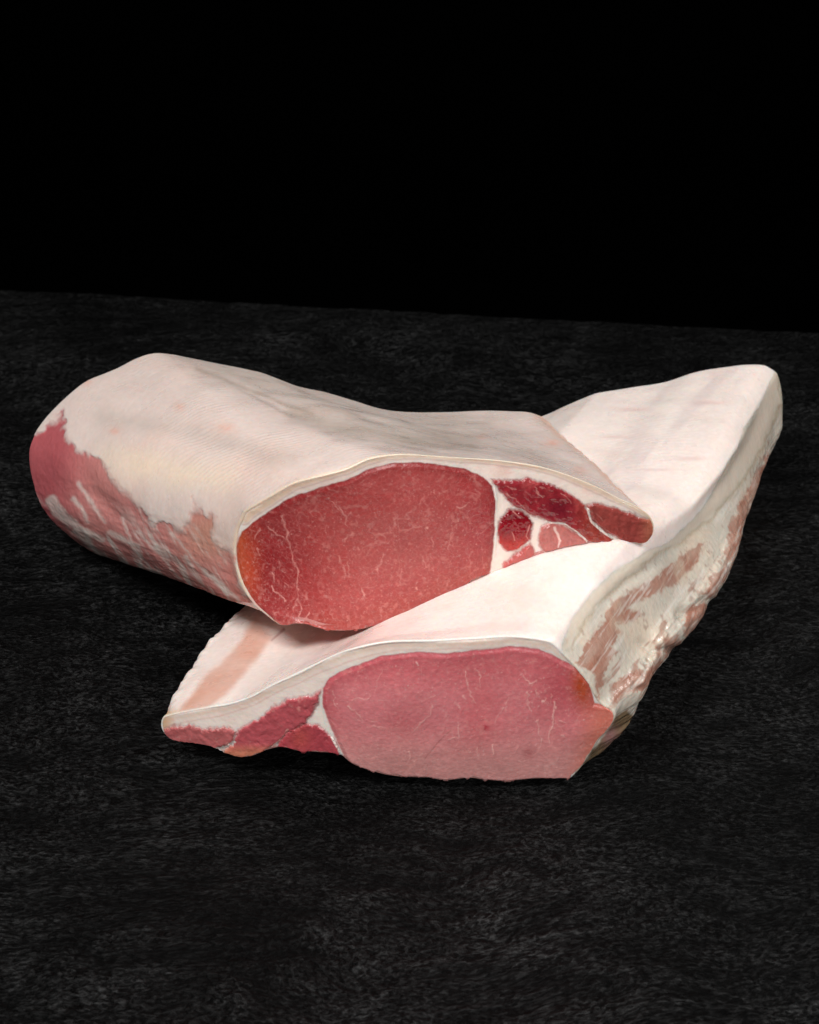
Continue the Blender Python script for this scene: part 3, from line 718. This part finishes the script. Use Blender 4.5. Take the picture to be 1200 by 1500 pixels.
LOW_EYE = [(473, 1008), (483, 993), (497, 984), (517, 976), (560, 961), (602, 955), (652, 957), (698, 951), (751, 947), (790, 951), (816, 963), (843, 977), (862, 1000), (872, 1030), (915, 1036), (925, 1060), (880, 1110), (835, 1155), (700, 1160), (560, 1155), (509, 1118), (502, 1104), (483, 1062), (473, 1035)]
LOW_M = [
    [(244, 1066), (258, 1062), (277, 1061), (300, 1068), (315, 1066), (333, 1064), (345, 1072), (345, 1083), (332, 1094), (300, 1096), (240, 1090), (238, 1076)],
    [(349, 1071), (365, 1060), (379, 1055), (401, 1036), (424, 1024), (448, 1021), (468, 1014), (461, 1041), (448, 1058), (430, 1070), (419, 1073), (407, 1088), (396, 1095), (380, 1115), (335, 1115), (325, 1100), (343, 1092)],
    [(418, 1077), (434, 1066), (450, 1060), (464, 1063), (476, 1071), (488, 1082), (496, 1098), (500, 1112), (430, 1110), (400, 1102), (408, 1090)]]
LOW_VEIN = [([(460+x/2.61, 920+y/2.61) for x, y in l], w) for l, w in (
    ([(580, 165), (580, 200), (600, 240), (616, 278)], 1.0), ([(620, 155), (638, 190), (634, 225)], 0.8), ([(820, 235), (813, 280), (832, 312)], 1.3),
    ([(803, 178), (820, 202), (852, 195)], 1.2), ([(922, 278), (913, 330), (903, 380), (907, 432)], 1.4), ([(128, 292), (165, 315), (192, 342)], 1.2),
    ([(150, 265), (212, 258)], 0.9), ([(452, 290), (440, 320), (400, 360), (368, 405)], 0.9), ([(365, 455), (372, 492)], 1.0), ([(625, 448), (631, 478)], 1.1),
    ([(685, 438), (692, 470), (685, 478)], 1.2), ([(858, 340), (865, 400), (872, 442)], 0.8), ([(550, 365), (557, 408), (510, 416)], 0.9), ([(848, 228), (852, 252)], 1.0),
    ([(722, 298), (690, 352)], 0.7), ([(742, 258), (730, 312)], 0.7), ([(940, 345), (958, 350)], 1.4), ([(870, 268), (888, 266)], 1.2), ([(575, 255), (580, 262)], 2), ([(925, 295), (928, 300)], 2.4),
    ([(395, 125), (402, 135)], 1.4), ([(852, 345), (856, 352)], 1.8), ([(960, 403), (965, 407)], 1.6), ([(545, 275), (555, 300)], 1.0), ([(75, 240), (85, 300)], .6), ([(210, 370), (280, 375)], .6))]
def face_lower(P):
    q = proj(P); shp = q.shape[:-1]; p3 = P
    col = np.tile(C['fat'], shp+(1,)); h = np.zeros(shp); wet = np.full(shp, 0.45); lab = np.zeros(shp, int)
    ds = np.full(shp, 1e9)
    for a, b in zip(LOW_SKIN[:-1], LOW_SKIN[1:]): ds = np.minimum(ds, seg_dist(q, np.array(a, float), np.array(b, float))[0])
    col = mix(col, C['white'], 0.2); col = mix(col, C['fatpink'], sm(0, .6, fbm(p3*90, 4, 2))*0.4)
    col = mix(col, lin((236, 204, 184)), np.exp(-((ds-7)/3.5)**2)*0.65)
    col = mix(col, lin((214, 164, 150)), np.exp(-((ds-15-3*fbm(q_pad(q)/40, 2, 1))/1.5)**2)*0.35)
    col = mix(col, lin((224, 172, 130)), (1-sm(238, 262, q[..., 0]))*0.8)
    qe = wobble(q, 2.0, 11, 1)
    de = sdf(qe, LOW_EYE); E = 1-sm(-1.2, 1.2, de)
    c = np.tile(C['eye_lo'], shp+(1,))
    c = mix(c, lin((204, 98, 102)), sm(-.1, .5, fbm(p3*30, 4, 4))*0.6)
    c = mix(c, lin((196, 84, 90)), np.exp(-((q[..., 1]-975)/28)**2)*0.5)
    c = mix(c, lin((182, 76, 86)), np.exp(-(de/14)**2)*0.6*(q[..., 1] < 1040))
    c = mix(c, lin((200, 146, 140)), sm(1040, 1130, q[..., 1]+8*fbm(q_pad(q)/60, 3, 3))*0.75)
    c = mix(c, lin((176, 66, 76)), np.exp(-((q[..., 0]-820)/36)**2-((q[..., 1]-1010)/32)**2)*0.65)
    c = mix(c, lin((176, 70, 24)), np.exp(-((q[..., 0]-(852+0.1*(q[..., 1]-1000)))/15)**2-((q[..., 1]-1005)/32)**2)*0.95)
    c = mix(c, lin((200, 112, 86)), sm(835, 885, q[..., 0]+0.25*(q[..., 1]-1060))*0.75)
    c = mix(c, lin((150, 64, 66)), np.exp(-((q[..., 0]-775)/9)**2-((q[..., 1]-1100)/9)**2)*0.5)
    c = mix(c, lin((184, 50, 66)), np.exp(-((q[..., 0]-712)/5)**2-((q[..., 1]-1062)/4)**2)*0.8)
    c = mix(c, lin((150, 84, 76)), line_mask(qe, [(661, 1066), (640, 1086), (622, 1110)], .8, .6, 1.6)*0.5)
    fine = fbm(p3*700, 2, 3); c = c*(1+0.09*fine)[..., None]
    mv = marbling(q, LOW_EYE, LOW_VEIN, 0.35, 330, 15)
    c = mix(c, lin((238, 186, 176)), mv*0.66)
    c = mix(c, lin((226, 160, 150)), sm(0.30, 0.55, fbm(p3*520, 2, 13))*0.2)
    col = col*(1-E[..., None])+c*E[..., None]
    h += E*(0.0006*sm(0, 7, -de)+0.0010*sm(0, 70, -de))+0.0001*mv*E
    lab = np.where(E > 0.5, 1, lab)
    for i, M in enumerate(LOW_M):
        dm = sdf(wobble(wobble(q, 4.0, 12, 5+i), 3, 4, i), M)-(1.5, 2.2, 3.0)[i]; m = (1-sm(-4.5, 2.0, dm))*(1-E)
        base = [lin((176, 96, 96)), lin((180, 84, 90)), lin((170, 70, 78))][i]
        c = np.tile(base, shp+(1,))
        fib = fbm(np.stack([(q[..., 0]+q[..., 1])/26, (q[..., 1]-q[..., 0]*.9)/5, q[..., 0]*0], -1), 4, i)
        c = mix(c, c*1.45, sm(0.0, .6, fib)*0.55); c = mix(c, C['vein'], sm(.25, .6, fbm(q_pad(q)/9, 4, i+3))*0.45)
        if i == 1:
            c = mix(c, lin((200, 128, 98)), sm(1085, 1103, q[..., 1])*0.8)
            c = mix(c, C['vein'], line_mask(qe, [(422, 1068), (412, 1082), (398, 1094), (380, 1105)], 1.6, 1.2, 2)*0.8)
        if i == 2: c = mix(c, lin((184, 82, 74)), np.exp(-((q[..., 0]-440)/14)**2-((q[..., 1]-1080)/16)**2)*0.7)
        col = col*(1-m[..., None])+c*m[..., None]; wet = wet*(1-m)+0.7*m
        h += m*(0.0008*sm(0, 6, -dm)+0.0003*fbm(q_pad(q)/9, 3, i)*sm(0, 6, -dm)); lab = np.where(m > 0.5, 2+i, lab)
    m = line_mask(qe, [(248, 1087), (277, 1090), (313, 1095), (332, 1093), (345, 1086)], 1.2, 1.0, 1.5)*0.8; col = mix(col, C['white'], m)
    m = line_mask(qe, [(469, 1018), (476, 1060), (490, 1085), (500, 1106)], 1.3, 1.5, 1.5)*0.8; col = mix(col, C['white'], m)
    m = line_mask(qe, [(790, 950), (806, 955), (820, 963)], 1.0, .8, 1.5)*0.7; col = mix(col, C['white'], m)
    return col, wet, h, lab

# ------------------------------------------------------------------ putting the parts together
def emit(parent, names, V, Fq, col, wet, st, lab, mats, labels=None):
    P = V.reshape(-1, 3); c = col.reshape(-1, 3); w = wet.ravel(); s = st.reshape(-1, 3); lf = lab.ravel()[Fq[:, 0]]
    for k, nm in names.items():
        sel = Fq[lf == k]
        if len(sel) < 20: continue
        o = mesh_from(nm, P, sel, c, w, s, mats[k], parent)
        if labels and k in labels: o["label"] = labels[k]

def add_flange(V, nrm_rows):
    """a small lip behind the cut face, closing the join"""
    cen = V[0].mean(0); ax = V[8].mean(0)-V[0].mean(0); ax /= np.linalg.norm(ax)
    tan = np.roll(V[0], -2, 0)-np.roll(V[0], 2, 0); n = nrm_rows[0]
    return np.concatenate([(V[0]-n*0.0022+ax*0.0009)[None], V])

def build_loin(parent, V, N_, G_, S_, I_, counts, painter, facer, i0, i1, body_names, body_mats, face_names, face_mats, nu, nv, labels, sink=0):
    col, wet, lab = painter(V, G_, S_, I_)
    if sink:      # lean lies a little lower than the fat that was torn off it
        V = V-N_*(sink*(wet-0.25).clip(0, 0.5)*2*sm(0.001, 0.006, S_*0.17)[:, None])[..., None]
    V2 = add_flange(V, N_)
    ext = lambda A_: np.concatenate([A_[:1], A_])
    Fq = split_grid(V2).reshape(-1, 4)
    emit(parent, body_names, V2, Fq, ext(col), ext(wet), ext(G_), ext(lab), body_mats, labels)
    cap = back_cap(V); Fc = split_grid(cap).reshape(-1, 4)
    cc = np.tile(C['lean']*0.9, cap.shape[:2]+(1,)); k = np.arange(len(cap))
    cc[:6] = col[-1][None]
    o = mesh_from("cut_end", cap.reshape(-1, 3), Fc, cc.reshape(-1, 3), np.full(cap.size//3, .6), cap.reshape(-1, 3), M_LEAN, parent)
    P = face_patch(V[0], i0, i1, nu, nv)
    fcol, fwet, fh, flab = facer(P)
    du = np.gradient(P, axis=0); dv = np.gradient(P, axis=1); n = np.cross(du, dv)
    n = n.reshape(-1, 3).mean(0); n /= np.linalg.norm(n)
    if n@(CP-P.reshape(-1, 3).mean(0)) < 0: n = -n
    P[:, -6:, 2] += (fbm(P[:, -6:]*420, 3, 17)*0.0024)*np.linspace(0, 1, 6)[None]
    fh = fh+fbm(P*45, 2, 6)*0.0006+fbm(P*400, 3, 7)*0.00008
    e = np.minimum(np.arange(nv), np.arange(nv)[::-1])[None, :]/3.0; e = np.clip(e, 0, 1)
    e2 = np.clip(np.minimum(np.arange(nu), np.arange(nu)[::-1])[:, None]/4.0, 0, 1)
    P = P+n*((fh*e*e2)[..., None])
    idx = np.arange(nu*nv).reshape(nu, nv); Fq = np.stack([idx[:-1, :-1], idx[1:, :-1], idx[1:, 1:], idx[:-1, 1:]], -1).reshape(-1, 4)
    # drop collapsed corners
    emit(parent, face_names, P, Fq, fcol, fwet, P, flab, face_mats, None)

top_loin = root("pork_loin", "upper pork loin with deep red cut face, resting across the paler loin", "meat", (-0.03, -0.11, 0.0))
low_loin = root("pork_loin", "lower pork loin with pale pink cut face and grey side, flat on the slate", "meat", (0.03, -0.12, 0.0))
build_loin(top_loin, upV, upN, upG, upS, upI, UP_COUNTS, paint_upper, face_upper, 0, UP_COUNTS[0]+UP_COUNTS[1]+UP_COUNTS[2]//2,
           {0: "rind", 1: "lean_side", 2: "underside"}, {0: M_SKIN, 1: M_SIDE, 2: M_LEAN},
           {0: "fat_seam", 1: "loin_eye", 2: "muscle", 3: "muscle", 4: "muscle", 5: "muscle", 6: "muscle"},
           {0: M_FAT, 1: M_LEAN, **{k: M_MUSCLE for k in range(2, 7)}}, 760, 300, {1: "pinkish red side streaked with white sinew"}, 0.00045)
build_loin(low_loin, loV, loN, loG, loS, loI, LOW_COUNTS, paint_lower, face_lower, int(LOW_COUNTS[0]*0.45), LOW_COUNTS[0]+LOW_COUNTS[1]+LOW_COUNTS[2]//2,
           {0: "rind", 1: "lean_side", 2: "underside", 3: "fat_rim"}, {0: M_SKIN, 1: M_SIDE, 2: M_LEAN, 3: M_FAT},
           {0: "fat_seam", 1: "loin_eye", 2: "muscle", 3: "muscle", 4: "muscle"},
           {0: M_FAT, 1: M_LEAN, **{k: M_MUSCLE for k in range(2, 5)}}, 800, 260, {1: "grey white side with brown lean patches"})
